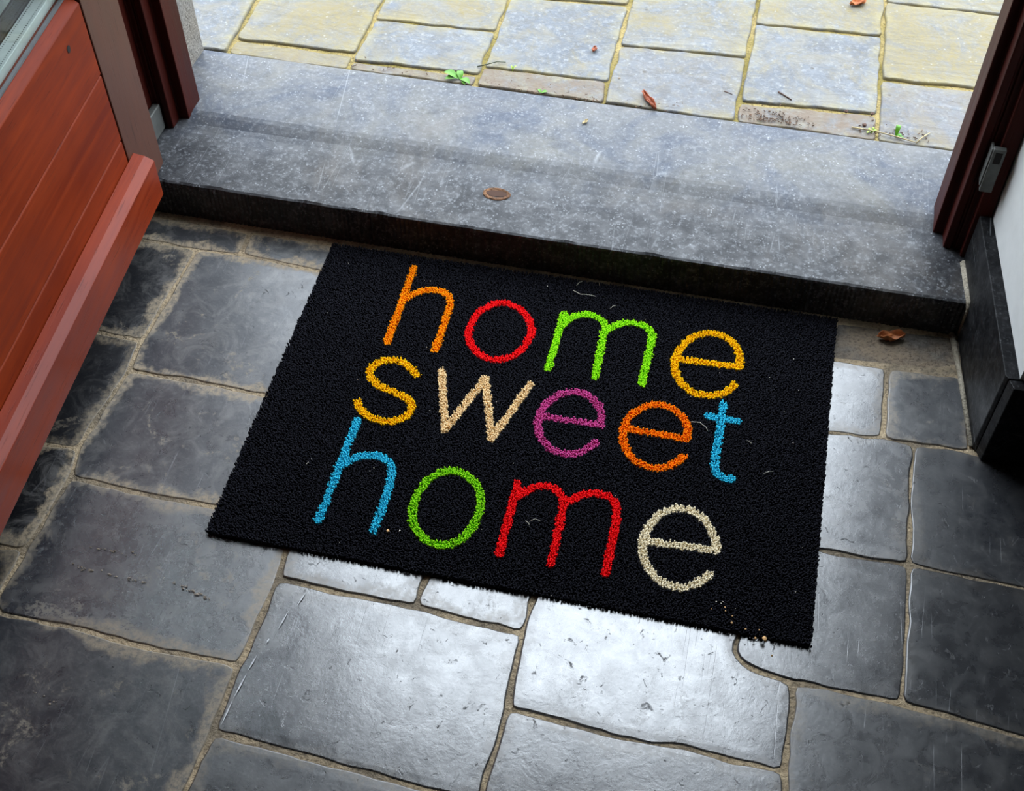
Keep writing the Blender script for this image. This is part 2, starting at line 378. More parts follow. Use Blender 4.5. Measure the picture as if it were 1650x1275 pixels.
# ------------------------------------------------------------ room shell
floor = mesh_obj('floor', *(lambda: ([(-1.3, -3.2, -.0013), (1.9, -3.2, -.0013), (1.9, .44, -.0013), (-1.3, .44, -.0013), (-1.3, -3.2, -.06), (1.9, -3.2, -.06), (1.9, .44, -.06), (-1.3, .44, -.06)],
        [(0, 1, 2, 3), (7, 6, 5, 4), (0, 4, 5, 1), (1, 5, 6, 2), (2, 6, 7, 3), (3, 7, 4, 0)]))(), MORTAR)
tag(floor, 'indoor floor of worn dark slate tiles in sandy mortar', kind='structure')

XW0, XW1, YW0 = -1.3, 1.9, -3.2
ZC = 2.6; ZL = 2.0
# wall with the doorway: plaster inside, rough stone outside
bm = bmesh.new()
RL = -.345
rev = [(.741, .56), (.741, .505), (.762, .276), (.775, .262)]
add_prism(bm, [(.741, .56), (.741, .50), (.7625, .275), (XW1, .275), (XW1, .56)], 0, ZC)
add_prism(bm, [(XW0, .275), (RL, .275), (RL, .56), (XW0, .56)], 0, ZC)
add_box(bm, RL, .741, .275, .56, ZL + .06, ZC)
wf = bm_obj('wall_front', bm, PLASTER); tag(wf, 'white plastered wall and door reveal', kind='structure')
bm = bmesh.new()
add_prism(bm, [(-3, .5605), (-.265, .5605), (-.265, .70), (-3, .70)], 0, 3.0)
add_prism(bm, [(.742, .5605), (4, .5605), (4, .70), (.742, .70)], 0, 3.0)
add_box(bm, -.265, .742, .5605, .70, ZL, 3.0)
wo_ = bm_obj('wall_outside', bm, WALLSTONE, bevel=.004); tag(wo_, 'rough grey-beige stone of the outer door surround', kind='structure')
tag(box('wall_left', XW0 - .1, XW0, YW0, .275, 0, ZC, PLASTER_D), 'plastered hall wall on the left', kind='structure')
tag(box('wall_right', XW1, XW1 + .1, YW0, .275, 0, ZC, PLASTER_D), 'plastered hall wall on the right', kind='structure')
tag(box('ceiling', XW0 - .1, XW1 + .1, YW0 - .1, .56, ZC, ZC + .1, PLASTER_D), 'plain hall ceiling', kind='structure')
tag(box('wall_back', XW0 - .1, XW1 + .1, YW0 - .1, YW0, 0, ZC, PLASTER_D), 'plastered back wall of the hall', kind='structure')

# ------------------------------------------------------------ indoor floor tiles (outlines read off the photo, on the floor plane)
a0, a1, a2, a3, a4, a5, a6, a7 = (316, 402), (228, 548), (206, 597), (126, 722), (113, 769), (39, 886), (-10, 972), (-120, 1165)
k0, k1, k2, k3, k4, k5 = (462, 885), (447, 933), (384, 1073), (342, 1180), (297, 1275), (262, 1350)
T = [
 # polygon, tone, stain, gloss
 ([(212, 340), (250, 347), (404, 374), (387, 410), a0, (230, 387), (196, 381)], .8, 1.0, .1),
 ([(404, 374), (530, 394), (640, 412), (637, 452), (515, 437), (387, 410)], .9, 1.25, .2),
 ([(640, 412), (900, 452), (885, 493), (840, 485), (637, 452)], .9, .8, .2),
 ([(900, 452), (1150, 490), (1135, 536), (1040, 520), (885, 493)], .9, .8, .2),
 ([(1150, 490), (1345, 518), (1340, 578), (1228, 556), (1135, 536)], .9, .8, .2),
 ([(120, 368), (230, 387), a0, a1, (162, 536), (60, 517)], .62, .85, .1),
 ([(60, 517), (162, 536), a1, a2, a3, (78, 717), (-40, 695)], .55, .6, .1),
 ([(-40, 695), (78, 718), a3, a4, a5, (0, 881), (-150, 850)], .5, 1.6, .0),
 ([(-150, 850), (0, 881), a5, a6, a7, (-250, 1130)], .6, .7, .1),
 ([a0, (390, 411), (515, 437), (637, 452), (558, 655), (420, 636), (300, 612), a2, a1], 1.25, 1.1, .3),
 ([a2, (300, 612), (420, 636), (558, 655), (480, 840), (338, 814), (225, 794), a4, a3], 1.2, .95, .5),
 ([a4, (225, 794), (338, 814), (480, 840), k0, k1, k2, (250, 1045), (128, 1014), (0, 990), a6, a5], 1.15, .62, .75),
 ([a7, a6, (0, 990), (128, 1014), (250, 1045), k2, k3, k4, k5, (-160, 1270)], .95, .7, .4),
 ([(480, 840), (705, 885), (687, 930), (671, 978), (560, 958), k1, k0], 1.2, .35, .9),
 ([(705, 885), (880, 915), (860, 960), (843, 1020), (760, 1003), (671, 978), (687, 930)], 1.2, .35, .9),
 ([k1, (560, 958), (671, 978), (760, 1003), (843, 1020), (830, 1077), (818, 1143), (790, 1233), (772, 1292), (640, 1260), (470, 1214), k3, k2], 1.1, .12, .95),
 ([k3, (470, 1214), (640, 1260), (772, 1292), (745, 1400), (240, 1420), k5, k4], .8, .3, .6),
 ([(880, 915), (960, 930), (1205, 970), (1190, 1027), (1182, 1050), (1196, 1070), (1240, 1088), (1278, 1100), (1277, 1145), (1270, 1185), (1263, 1243), (1183, 1226), (1100, 1205), (1000, 1190), (875, 1156), (818, 1143), (830, 1077), (843, 1020), (860, 960)], 1.5, .16, 1.0),
 ([(818, 1143), (875, 1156), (1000, 1190), (1100, 1205), (1183, 1226), (1263, 1243), (1263, 1290), (1250, 1400), (750, 1390), (772, 1292), (790, 1233)], 1.3, .2, .95),
 ([(1210, 868), (1322, 886), (1465, 910), (1462, 1000), (1453, 1134), (1350, 1112), (1278, 1100), (1240, 1088), (1196, 1070), (1182, 1050), (1190, 1027), (1205, 970)], 1.0, .05, .9),
 ([(1215, 680), (1330, 697), (1422, 707), (1474, 717), (1467, 770), (1465, 910), (1322, 886), (1210, 868)], 1.1, .15, .85),
 ([(1228, 556), (1340, 578), (1430, 592), (1424, 707), (1330, 697), (1215, 680)], 1.1, .3, .8),
 ([(1430, 592), (1553, 608), (1566, 729), (1474, 717), (1424, 707)], .85, .5, .5),
 ([(1474, 717), (1566, 729), (1800, 770), (1790, 975), (1650, 948), (1465, 910), (1467, 770)], .75, .12, .5),
 ([(1465, 910), (1650, 948), (1790, 975), (1780, 1225), (1650, 1188), (1540, 1156), (1453, 1134), (1462, 1000)], .62, .05, .6),
 ([(1278, 1100), (1350, 1112), (1453, 1134), (1540, 1156), (1650, 1188), (1780, 1225), (1760, 1430), (1250, 1400), (1263, 1290), (1263, 1243), (1270, 1185), (1277, 1145)], .7, .3, .6),
]
tops = [(637, 452), (840, 485), (1040, 520), (1228, 556)]; mids = [(558, 655), (775, 692), (1000, 730), (1213, 768)]; bots = [(480, 840), (705, 885), (960, 930), (1208, 968)]
for i in range(3):
    T.append(([tops[i], tops[i + 1], mids[i + 1], mids[i]], 1, .4, .5)); T.append(([mids[i], mids[i + 1], bots[i + 1], bots[i]], 1, .4, .5))
polys = []
for i, (pg, tone, stain, gloss) in enumerate(T):
    wp = [at(x, y)[:2] for x, y in pg]; wp = [(x, min(y, YF - .001)) for x, y in wp]; polys.append(np.array(wp))
    slab('floor_tile', wp, random.uniform(-.0004, .0006), floor, SLATE, props=dict(tone=tone, stain=stain, gloss=gloss), seed=i, gap=.0011 if i in (19, 20, 23, 24) else .0016)
# crumbling cement strip between step and tiles at the right
ROUGH = mortar_material('worn_cement', (.045, .040, .036), (.15, .135, .115), (.19, .145, .10))
wp = [at(x, y)[:2] for x, y in [(1345, 518), (1450, 530), (1560, 546), (1553, 608), (1430, 592), (1340, 578)]]; wp = [(x, min(y, YF - .001)) for x, y in wp]; polys.append(np.array(wp))
o = slab('cement_strip', wp, -.0012, floor, ROUGH, gap=.001, seed=77)
# tiles further out on the same floor
CELL = .01; gx0, gy0 = -1.28, -1.54; GW, GH = int((1.88 - gx0) / CELL), int((.262 - gy0) / CELL)
occ = np.zeros((GH, GW), bool)
CXg = gx0 + (np.arange(GW) + .5) * CELL; CYg = gy0 + (np.arange(GH) + .5) * CELL; PXg, PYg = np.meshgrid(CXg, CYg)
for pg in polys:
    ins = np.zeros((GH, GW), bool)
    for (x1, y1), (x2, y2) in zip(pg, np.roll(pg, -1, 0)):
        if y2 != y1: ins ^= ((y1 > PYg) != (y2 > PYg)) & (PXg < (x2 - x1) * (PYg - y1) / (y2 - y1) + x1)
    occ |= ins
nfill = 0
def fill(ox, oy, w_, h_, minside):
    """in each cell of a brick layout lay the largest tile that fits what is still free"""
    global nfill
    for ri, r0 in enumerate(range(-oy, GH, h_)):
        for c0 in range(-ox - (w_ // 2 if ri % 2 else 0), GW, w_):
            ra, rb, ca, cb = max(0, r0), min(GH, r0 + h_), max(0, c0), min(GW, c0 + w_)
            if rb - ra < minside or cb - ca < minside: continue
            sub = occ[ra:rb, ca:cb]
            if sub.all(): continue
            S = np.zeros((rb - ra + 1, cb - ca + 1), int); S[1:, 1:] = sub.cumsum(0).cumsum(1); best_ = (0, None)
            R_, C_n = sub.shape
            for a in range(R_):
                for b in range(a + minside, R_ + 1):
                    for c in range(C_n):
                        if (b - a) * (C_n - c) <= best_[0]: break
                        for d in range(C_n, c + minside - 1, -1):
                            if (b - a) * (d - c) <= best_[0]: break
                            if S[b, d] - S[a, d] - S[b, c] + S[a, c] == 0: best_ = ((b - a) * (d - c), (a, b, c, d)); break
            if best_[1]:
                a, b, c, d = best_[1]; occ[ra + a:ra + b, ca + c:ca + d] = True
                xa, xb, ya, yb = gx0 + (ca + c) * CELL, gx0 + (ca + d) * CELL, gy0 + (ra + a) * CELL, gy0 + (ra + b) * CELL
                nfill += 1
                slab('floor_tile', [(xa, ya), (xb, ya), (xb, yb), (xa, yb)], random.uniform(-.0005, .0005), floor, SLATE, props=dict(tone=.8, stain=.4, gloss=.5), seed=200 + nfill, jit=.0005, grid=.03)
fill(0, 0, 22, 20, 6); fill(11, 7, 22, 20, 5); fill(5, 12, 16, 16, 3)

# ------------------------------------------------------------ doorstep: one blue limestone block with a chiselled front
def doorstep():
    XL, XR = -.344, .7405
    pitch = .0052; n = int((XR - XL) / (pitch / 2)); V = []; Fc = []
    r = np.random.default_rng(5)
    chip = np.zeros(n + 1)
    for k in range(26):
        i0 = r.integers(0, n); wd = r.integers(1, 5); chip[max(0, i0 - wd):i0 + wd] += r.uniform(.0003, .0016)
    chip = np.convolve(chip, [.25, .5, .25], 'same')
    slow = np.convolve(r.normal(0, 1, n + 21), np.ones(21) / 21, 'valid') * .0012
    for i in range(n + 1):
        x = XL + (XR - XL) * i / n; rib = (.0011 if i % 2 else 0) + r.normal(0, .00025); ch = chip[i] + slow[i] * .4
        prof = [(YF + .012, -.02), (YF + rib, -.02), (YF + rib, .020), (YF + rib + ch * .5, .0462 - ch), (YF + .0012 + ch, .0496 - ch * .5), (YF + .004 + ch, .0508),
                (.500, .0511), (.536, .0511), (.546, .0522), (.560, .0562), (.567, .0574), (.580, .0572), (.640, .0545), (YB - .004, .0508), (YB - .0005, .049), (YB, .03), (YB, -.02)]
        for y, z in prof: V.append((x, y, z))
    m = len(prof)
    for i in range(n):
        for k in range(m - 1): Fc.append((i * m + k, (i + 1) * m + k, (i + 1) * m + k + 1, i * m + k + 1))
        Fc.append((i * m + m - 1, (i + 1) * m + m - 1, (i + 1) * m, i * m))
    Fc.append(tuple(range(m))[::-1]); Fc.append(tuple(n * m + k for k in range(m)))
    root = mesh_obj('doorstep', V, Fc, STEP)
    bm = bmesh.new(); bm.from_mesh(root.data); bmesh.ops.recalc_face_normals(bm, faces=bm.faces[:]); bm.to_mesh(root.data); bm.free()
    return root
step = doorstep()
tag(step, 'blue-grey stone doorstep with a chiselled dark front edge', kind='structure')
# rusty bolt socket let into the step: oval rim and dark hole
c = at(800, 313, H)
V = []; Fc = []; n = 28
for rx, ry, z in ((.0172, .0108, .0003), (.0160, .0098, .0012), (.0142, .0080, .0009), (.0130, .0066, .0004), (.0122, .0058, .0003)):
    for k in range(n):
        th = 2 * math.pi * k / n; j = 1 + random.uniform(-.04, .04)
        V.append((c[0] + rx * j * math.cos(th), c[1] + ry * j * math.sin(th), H + z))
for q in range(4):
    for k in range(n): Fc.append((q * n + k, q * n + (k + 1) % n, (q + 1) * n + (k + 1) % n, (q + 1) * n + k))
o = mesh_obj('bolt_socket', V, Fc, RUST, step); o['label'] = 'rusty oval bolt socket'
mesh_obj('socket_hole', [(c[0] + .0128 * math.cos(2 * math.pi * k / n), c[1] + .0056 * math.sin(2 * math.pi * k / n) + .0008, H + .0004) for k in range(n)], [tuple(range(n))], plain('rust_dark', (.06, .026, .014), .9), step)

# ------------------------------------------------------------ outdoor paving
ZP = .0485
pav = mesh_obj('paving', [(-3, YB + .0005, ZP - .004), (4, YB + .0005, ZP - .004), (4, 4.5, ZP - .004), (-3, 4.5, ZP - .004), (-3, YB + .0005, -.1), (4, YB + .0005, -.1), (4, 4.5, -.1), (-3, 4.5, -.1)],
        [(0, 1, 2, 3), (7, 6, 5, 4), (0, 4, 5, 1), (1, 5, 6, 2), (2, 6, 7, 3), (3, 7, 4, 0)], JOINT_OUT)
tag(pav, 'outdoor terrace of weathered blue stone slabs with mossy joints', kind='structure')
LN = [((205, 0), (150, 78)), ((412, 3), (370, 78)), ((617, 0), (565, 102)), ((820, 0), (767, 133)), ((1017, 0), (970, 170)), ((1222, 0), (1187, 187)), ((1427, 0), (1413, 213)), ((1632, 0), (1640, 235)), ((1838, 0), (1866, 260))]
def lx(k, y):
    (x0, y0), (x1, y1) = LN[k]; return x0 + (x1 - x0) * (y - y0) / (y1 - y0)
# per column: joints (left y, right y) from the step outward, then (moss, soil) of each slab
CO = [
 ([(52, 78), (-75, -55), (-190, -175)], [(.15, .0), (.5, 0)]),
 ([(78, 104), (62, 86), (-62, -45), (-170, -150)], [(.9, .35), (.85, .0), (.6, 0)]),
 ([(104, 136), (97, 119), (30, 50), (-75, -58), (-180, -160)], [(.5, .8), (.22, .0), (.85, 0), (.6, 0)]),
 ([(136, 174), (108, 131), (-8, 8), (-110, -92)], [(.45, 1.0), (.22, .0), (.6, 0)]),
 ([(174, 192), (73, 93), (-28, -12), (-130, -112)], [(.22, .25), (.5, .0), (.6, 0)]),
 ([(192, 218), (163, 184), (38, 58), (-72, -55), (-175, -160)], [(.3, 1.0), (.3, .1), (.7, 0), (.6, 0)]),
 ([(218, 254), (127, 150), (3, 26), (-95, -75)], [(.2, .4), (.95, .05), (.6, 0), (.6, 0)]),
 ([(254, 280), (110, 135), (-20, 0), (-120, -100)], [(.3, .2), (.6, 0), (.6, 0)]),
]
for k, (js, pr) in enumerate(CO):
    last = js[-1]
    js = js + [(last[0] - 100 * q, last[1] - 98 * q) for q in range(1, 6)]
    for i in range(len(js) - 1):
        (l0, r0), (l1, r1) = js[i], js[i + 1]
        wp = [at(lx(k, l0), l0, ZP), at(lx(k + 1, r0), r0, ZP), at(lx(k + 1, r1), r1, ZP), at(lx(k, l1), l1, ZP)]
        wp = [(p[0], max(p[1], YB + .0005)) if i == 0 else (p[0], p[1]) for p in wp]
        if i == 0: wp[0] = (wp[0][0], YB + .0008); wp[1] = (wp[1][0], YB + .0008)
        moss, soil = pr[i] if i < len(pr) else (.55, 0)
        strip = abs(wp[3][1] - wp[0][1]) < .04
        slab('paving_slab', wp, ZP + random.uniform(-.001, .001) - (.0015 if strip else 0), pav, PAVE, gap=.0026, jit=.0007, props=dict(moss=moss, soil=soil), seed=500 + k * 20 + i, reach=.02)
GROUND = mortar_material('garden_gravel', (.17, .15, .11), (.25, .22, .17), (.14, .15, .08))
gr = mesh_obj('ground', [(-40, .69, -.02), (40, .69, -.02), (40, 60, -.02), (-40, 60, -.02)], [(0, 1, 2, 3)], GROUND); tag(gr, 'gravel ground beyond the terrace', kind='structure')

# ------------------------------------------------------------ door frame
def frame(name, plan, z0, z1, label):
    o = prism(name, plan, z0, z1, WOOD_FRAME, None, .0012, 2); tag(o, label, kind='structure'); return o
fr = frame('trim_1', [(.692, .585), (.692, .543), (.703, .543), (.7035, .520), (.712, .5195), (.7125, .5225), (.7155, .5225), (.716, .5195), (.7225, .519), (.7225, .509), (.7395, .507), (.7395, .559), (.735, .585)], H + .0005, ZL + .05,
           'dark red wooden door frame post on the right')
fl = frame('trim_2', [(-.227, .590), (-.227, .552), (-.240, .552), (-.2405, .533), (-.249, .5325), (-.2495, .5355), (-.2525, .5355), (-.253, .5325), (-.2595, .532), (-.2595, .505), (-.343, .505), (-.343, .559), (-.264, .559), (-.264, .590)][::-1], H + .0005, ZL + .05,
           'dark red wooden door frame post on the left')
fh = box('trim_3', -.239, .703, .523, .585, ZL - .06, ZL + .05, WOOD_FRAME, None, .001); tag(fh, 'dark red wooden door frame head', kind='structure')
# strike plate (right) and lower hinge (left)
p0 = at_y(1597, 236, .507); p1 = at_y(1582, 305, .507)
zt, zb = p0[2], p1[2]
sp = box('strike_plate', .7155, .7285, .5025, .5088, zb, zt, METAL, fr, .0008); sp['label'] = 'grey metal strike plate'
box('strike_lip', .7140, .7165, .5050, .5180, zb + .006, zt - .002, METAL, fr, .0005)
box('strike_slot', .7185, .7255, .5019, .5030, zt - .018, zt - .004, DARK, fr)
hb = box('hinge', -.2590, -.2500, .500, .5305, .054, .090, METAL, fl, .0012); hb['label'] = 'galvanised lower hinge'
V, Fc = tube_geo([(-.262, .492, .054), (-.262, .492, .104)], .0050, 12); mesh_obj('hinge_knuckle', V, Fc, METAL, fl, True)

# ------------------------------------------------------------ skirting
prism('baseboard_reveal', [(.7265, .5065), (.7485, .2765), (.7515, .2725), (.7630, .2735), (.7408, .5065)], 0, .118, BLACKSLATE, None, .0010)
tag(bpy.data.objects['baseboard_reveal'], 'dark stone skirting slab along the right door reveal', kind='structure')
prism('baseboard_right', [(.7520, .2722), (.7570, .2610), (1.89, .2610), (1.89, .2745), (.7635, .2745)], 0, .1165, BLACKSLATE, None, .0010)
tag(bpy.data.objects['baseboard_right'], 'dark stone skirting slab facing the hall', kind='structure')
# sealant line where the skirting meets floor and wall
SEAL = mortar_material('pale_sealant', (.30, .26, .19), (.42, .38, .30), (.22, .19, .14))
V, Fc = tube_geo([(.7268, .440, .0), (.737, .37, .0005), (.7478, .277, .0005)], [.0035, .003, .0028], 6); mesh_obj('sealant_bead', V, Fc, SEAL, bpy.data.objects['baseboard_reveal'], True)
V, Fc = tube_geo([(.7272, .500, H + .0005), (.7332, .438, H + .0005), (.7338, .4335, H - .005), (.7338, .4335, .003)], [.0045, .004, .003, .002], 6); mesh_obj('sealant_bead', V, Fc, SEAL, bpy.data.objects['baseboard_reveal'], True)

# ------------------------------------------------------------ door leaf, standing open at the left
PH = math.radians(4.3)
P0 = at(263, 262, .058)
door = empty('door_1', (P0[0], P0[1], .0), -math.pi / 2 + PH); tag(door, 'red mahogany front door standing open, glazed above horizontal boards', kind='structure')
DW, DT, DZ0, DZ1 = .935, .058, .058, ZL - .012
def dbox(name, u0, u1, n0, n1, z0, z1, mat, bevel=.0012, parent=None): return box(name, u0, u1, n0, n1, z0, z1, mat, parent or door, bevel)
dbox('stile', 0, .0775, -DT, .0005, DZ0, DZ1, WOOD_STILE)
dbox('stile', DW - .10, DW, -DT, .0005, DZ0, DZ1, WOOD_STILE)
def board(z0, z1):
    v = .0016
    o = extrude_x('board', [(-.035, z0), (-v, z0), (0, z0 + v * .8), (0, z1 - v * .8), (-v, z1), (-.035, z1)], .0795, DW - .102, WOOD, door, .0005, 1); return o
board(.058, .1556); board(.1562, .2443)
# top board carries the glazing bead: sloping top edge towards the glass
o = extrude_x('board', [(-.035, .2449), (-.0016, .2449), (0, .2462), (0, .3318), (-.0010, .3330), (-.0100, .3400), (-.035, .3400)], .0795, DW - .102, WOOD, door, .0006, 2)
box('backing_panel', .0775, DW - .10, -DT, -.0352, DZ0, .330, WOOD_STILE, door)
dbox('top_rail', .0775, DW - .10, -DT, 0, DZ1 - .11, DZ1, WOOD)
# double glazing: gasket, outer pane, perforated spacer bar, inner pane
GU0, GU1, GZ0, GZ1 = .080, DW - .102, .3402, DZ1 - .105
box('gasket', GU0, GU1, -.0140, -.0102, GZ0, .3425, RUBBER, door)
box('gasket', GU0, .0825, -.0140, -.0090, .3432, GZ1, RUBBER, door)
box('pane', GU0, GU1, -.0182, -.0142, GZ0, GZ1, GLASS, door)
sp_ = box('spacer_bar', GU0, GU1, -.0350, -.0186, .3390, .3500, ALU, door, .0005, 1)
V = []; Fc = []
u = .084; k = 0
while u < .60:
    for nn in (-.0222, -.0318):
        i0 = len(V); V += [(u, nn - .0006, .3503), (u + .0012, nn - .0006, .3503), (u + .0012, nn + .0006, .3503), (u, nn + .0006, .3503)]; Fc.append((i0, i0 + 1, i0 + 2, i0 + 3))
    u += .0032
o = mesh_obj('perforation', V, Fc, DARK, door); o['kind'] = 'stuff'
box('pane', GU0, GU1, -.0396, -.0356, GZ0, GZ1, GLASS, door)
box('inner_bead', .0775, DW - .10, -DT, -.0400, .330, .346, WOOD_STILE, door)
# weather bar along the foot of the door
wb = extrude_x('weather_bar', [(.0006, .066), (.0235, .0665), (.0240, .1175), (.0135, .1235), (.0006, .1262)], .0640, DW - .02, WOOD_BAR, door, .0008, 2)
wb['label'] = 'chamfered weather bar'
# drilled hole in the top board
V = [(.1256 + .0034 * math.cos(2 * math.pi * k / 14), .0004, .3095 + .0042 * math.sin(2 * math.pi * k / 14)) for k in range(14)]
mesh_obj('screw_hole', V, [tuple(range(14))], DARK, door)

# ------------------------------------------------------------ doormat: tufted pile with tufted letters
ZM = .0025                       # top of the rubber backing
PILE = .0050
mc = [at(x, y, .006)[:2] for x, y in [(330, 856), (1308, 1041), (1349, 513), (536, 392)]]   # BL BR TR TL
mat_root = empty('doormat', (float(np.mean([p[0] for p in mc])), float(np.mean([p[1] for p in mc])), 0.0))
tag(mat_root, 'black doormat with home sweet home in coloured lower-case letters', 'doormat')
O2 = np.array(mat_root.location)
EU = np.array(mc[1]) - np.array(mc[0]); EV = np.array(mc[3]) - np.array(mc[0]); EW = (np.array(mc[2]) - np.array(mc[1]) - EV)
def mat_pt(s, t): return np.array(mc[0]) + np.multiply.outer(s, EU) + np.multiply.outer(t, EV) + np.multiply.outer(s * t, EW)
# backing
nb = 40; edgep = []
for s0, t0, s1, t1 in ((0, 0, 1, 0), (1, 0, 1, 1), (1, 1, 0, 1), (0, 1, 0, 0)):
    for k in range(nb): edgep.append(mat_pt(np.float64(s0 + (s1 - s0) * k / nb), np.float64(t0 + (t1 - t0) * k / nb)))
edgep = np.array(edgep) - O2[:2]; cc = edgep.mean(0); edgep = cc + (edgep - cc) * .996
V = [(x, y, .0008) for x, y in edgep] + [(x, y, ZM) for x, y in edgep]; n = len(edgep)
Fc = [tuple(range(n))[::-1], tuple(range(n, 2 * n))] + [(i, (i + 1) % n, n + (i + 1) % n, n + i) for i in range(n)]
mesh_obj('backing', V, Fc, plain('black_rubber', (.008, .008, .010), .8), mat_root)
C_ = dict(orange=(1.0, .30, .002), orange2=(1.0, .22, .002), red=(.92, .010, .014), green=(.33, .80, .012), green2=(.27, .68, .012), yellow=(1.0, .53, .003), beige=(.88, .64, .35), magenta=(.58, .075, .28), blue=(.04, .52, .72), cream=(.90, .79, .57))
def cat(pts, closed=False, k=6):
    P = [np.array(p, float) for p in pts]; n = len(P); out = []
    rngi = range(n) if closed else range(n - 1)
    for i in rngi:
        p0 = P[(i - 1) % n] if closed or i > 0 else P[0]; p1 = P[i]; p2 = P[(i + 1) % n]; p3 = P[(i + 2) % n] if closed or i + 2 < n else P[n - 1]
        for q in range(k):
            t = q / k
            out.append(.5 * ((2 * p1) + (-p0 + p2) * t + (2 * p0 - 5 * p1 + 4 * p2 - p3) * t * t + (-p0 + 3 * p1 - 3 * p2 + p3) * t ** 3))
    out.append(P[0] if closed else P[-1])
    return out
def E_(bar, curve): return [bar, cat([bar[1]] + curve)]
LET = [
 ('letter_h', 'orange', 'orange letter h', [[(667, 431), (623, 551)], cat([(654, 481), (671, 471), (691, 466.5), (708, 468), (721, 475), (725, 487), (721, 504), (713, 529), (701, 563)])]),
 ('letter_o', 'red', 'red letter o', [cat([(807, 487), (839, 499), (856, 524), (851, 548), (831, 570), (800, 579), (773, 570), (756, 548), (759, 521), (776, 499)], True)]),
 ('letter_m', 'green', 'light green letter m', [[(909, 505), (883, 593)], cat([(910, 519), (927, 509), (946, 506), (965, 512), (975, 524), (971, 546), (958.6, 607)]), cat([(976, 533), (995, 522.7), (1017.6, 520), (1039.6, 525.5), (1050.6, 538), (1049, 554), (1034, 618)])]),
 ('letter_e', 'yellow', 'yellow letter e', E_([(1090, 577.6), (1192, 591)], [(1190.6, 568), (1179.6, 550), (1160, 539), (1138, 536.5), (1116, 543), (1097, 560), (1087.6, 580), (1089, 599.6), (1100, 619), (1119, 632.5), (1141, 636.7), (1163, 634), (1184, 620)])),
 ('letter_s', 'yellow', 'yellow letter s', [cat([(671, 603), (662, 592.7), (647, 583), (628, 579.4), (608.5, 584), (596, 596), (599, 611), (613, 623), (635, 631.5), (654.5, 641), (663, 653), (658, 666.7), (642, 676), (620.6, 678.8), (599, 672.7), (582, 660.6), (576, 647)])]),
 ('letter_w', 'beige', 'beige letter w', [[(711.5, 596), (717, 692), (782, 609), (792, 707), (854, 619)]]),
 ('letter_e', 'magenta', 'magenta letter e', E_([(873, 669.6), (968, 684.7)], [(969.6, 669.6), (961, 649), (943.5, 635), (921.6, 631), (897, 638), (876, 656), (866.7, 680.6), (870.8, 702.5), (884.5, 720), (905, 730), (927, 731), (946, 723), (960, 713.5)])),
 ('letter_e', 'orange2', 'orange letter e', E_([(1009, 690), (1107, 706.7)], [(1108, 689), (1097, 668), (1075, 654.5), (1053, 652), (1028.6, 660), (1012, 675), (1004, 700), (1009.4, 724.5), (1023, 741), (1045, 752), (1067, 753), (1087.6, 746.5), (1101, 735.5)])),
 ('letter_t', 'blue', 'blue letter t', [cat([(1166, 651), (1159, 697), (1152, 741), (1153.5, 757.4), (1163, 768.4), (1180, 772)]), [(1142, 669.6), (1188, 678)]]),
 ('letter_h', 'blue', 'blue letter h', [[(575, 677), (513, 838)], cat([(550, 750), (567, 739.5), (584.7, 734), (604, 734), (622, 739.5), (630.6, 751.5), (629.5, 772), (619.6, 807), (601, 855)])]),
 ('letter_o', 'green2', 'green letter o', [cat([(722, 758), (748, 763.5), (768, 781), (774.6, 802.7), (770, 831), (755, 857), (731, 874.7), (704.7, 877), (680.7, 866), (666.6, 846), (664.4, 824.6), (674, 794), (693.8, 770)], True)]),
 ('letter_m', 'red', 'red letter m', [[(834.5, 777), (804, 892)], cat([(836, 798), (855, 787), (874.5, 782.4), (891.5, 786), (905, 798), (907, 815), (899, 856), (887, 907)]), cat([(911, 811), (932.7, 799), (954.5, 794.5), (976, 798), (991, 810), (993, 830), (988.5, 866), (975.5, 923)])]),
 ('letter_e', 'cream', 'cream letter e', E_([(1038, 871), (1155, 886.7)], [(1151, 863.6), (1139, 842), (1117, 823.6), (1090, 819), (1066, 827), (1046.7, 846.7), (1035.7, 871), (1037, 895), (1049, 922), (1071, 940), (1100, 946), (1124, 938.8), (1143.6, 925.4)])),
]
STEPW = .00185
ns, nt_ = int(np.linalg.norm(EU) / STEPW), int(np.linalg.norm(EV) / STEPW)
S, Tt = np.meshgrid((np.arange(ns) + .5) / ns, (np.arange(nt_) + .5) / nt_)
base = mat_pt(S, Tt) if False else (np.array(mc[0]) + S[..., None] * EU + Tt[..., None] * EV + (S * Tt)[..., None] * EW)
base = base.reshape(-1, 2) + rng.normal(0, STEPW * .24, (ns * nt_, 2))
idx = np.full(len(base), -1); best = np.full(len(base), 1e9)
HW = .0045
for li, (_, _, _, strokes) in enumerate(LET):
    for st in strokes:
        q = np.array([at(x, y, .0075)[:2] for x, y in st])
        lo, hi = q.min(0) - .01, q.max(0) + .01
        sel = np.where(np.all((base > lo) & (base < hi), 1))[0]; b = base[sel]; d = np.full(len(sel), 1e9)
        for a_, b_ in zip(q[:-1], q[1:]):
            ab = b_ - a_; L2 = ab @ ab
            if L2 < 1e-12: continue
            t = np.clip(((b - a_) @ ab) / L2, 0, 1); d = np.minimum(d, np.linalg.norm(b - a_ - t[:, None] * ab, axis=1))
        better = d < np.minimum(best[sel], HW + rng.normal(0, .00025, len(sel)))
        best[sel[better]] = d[better]; idx[sel[better]] = li
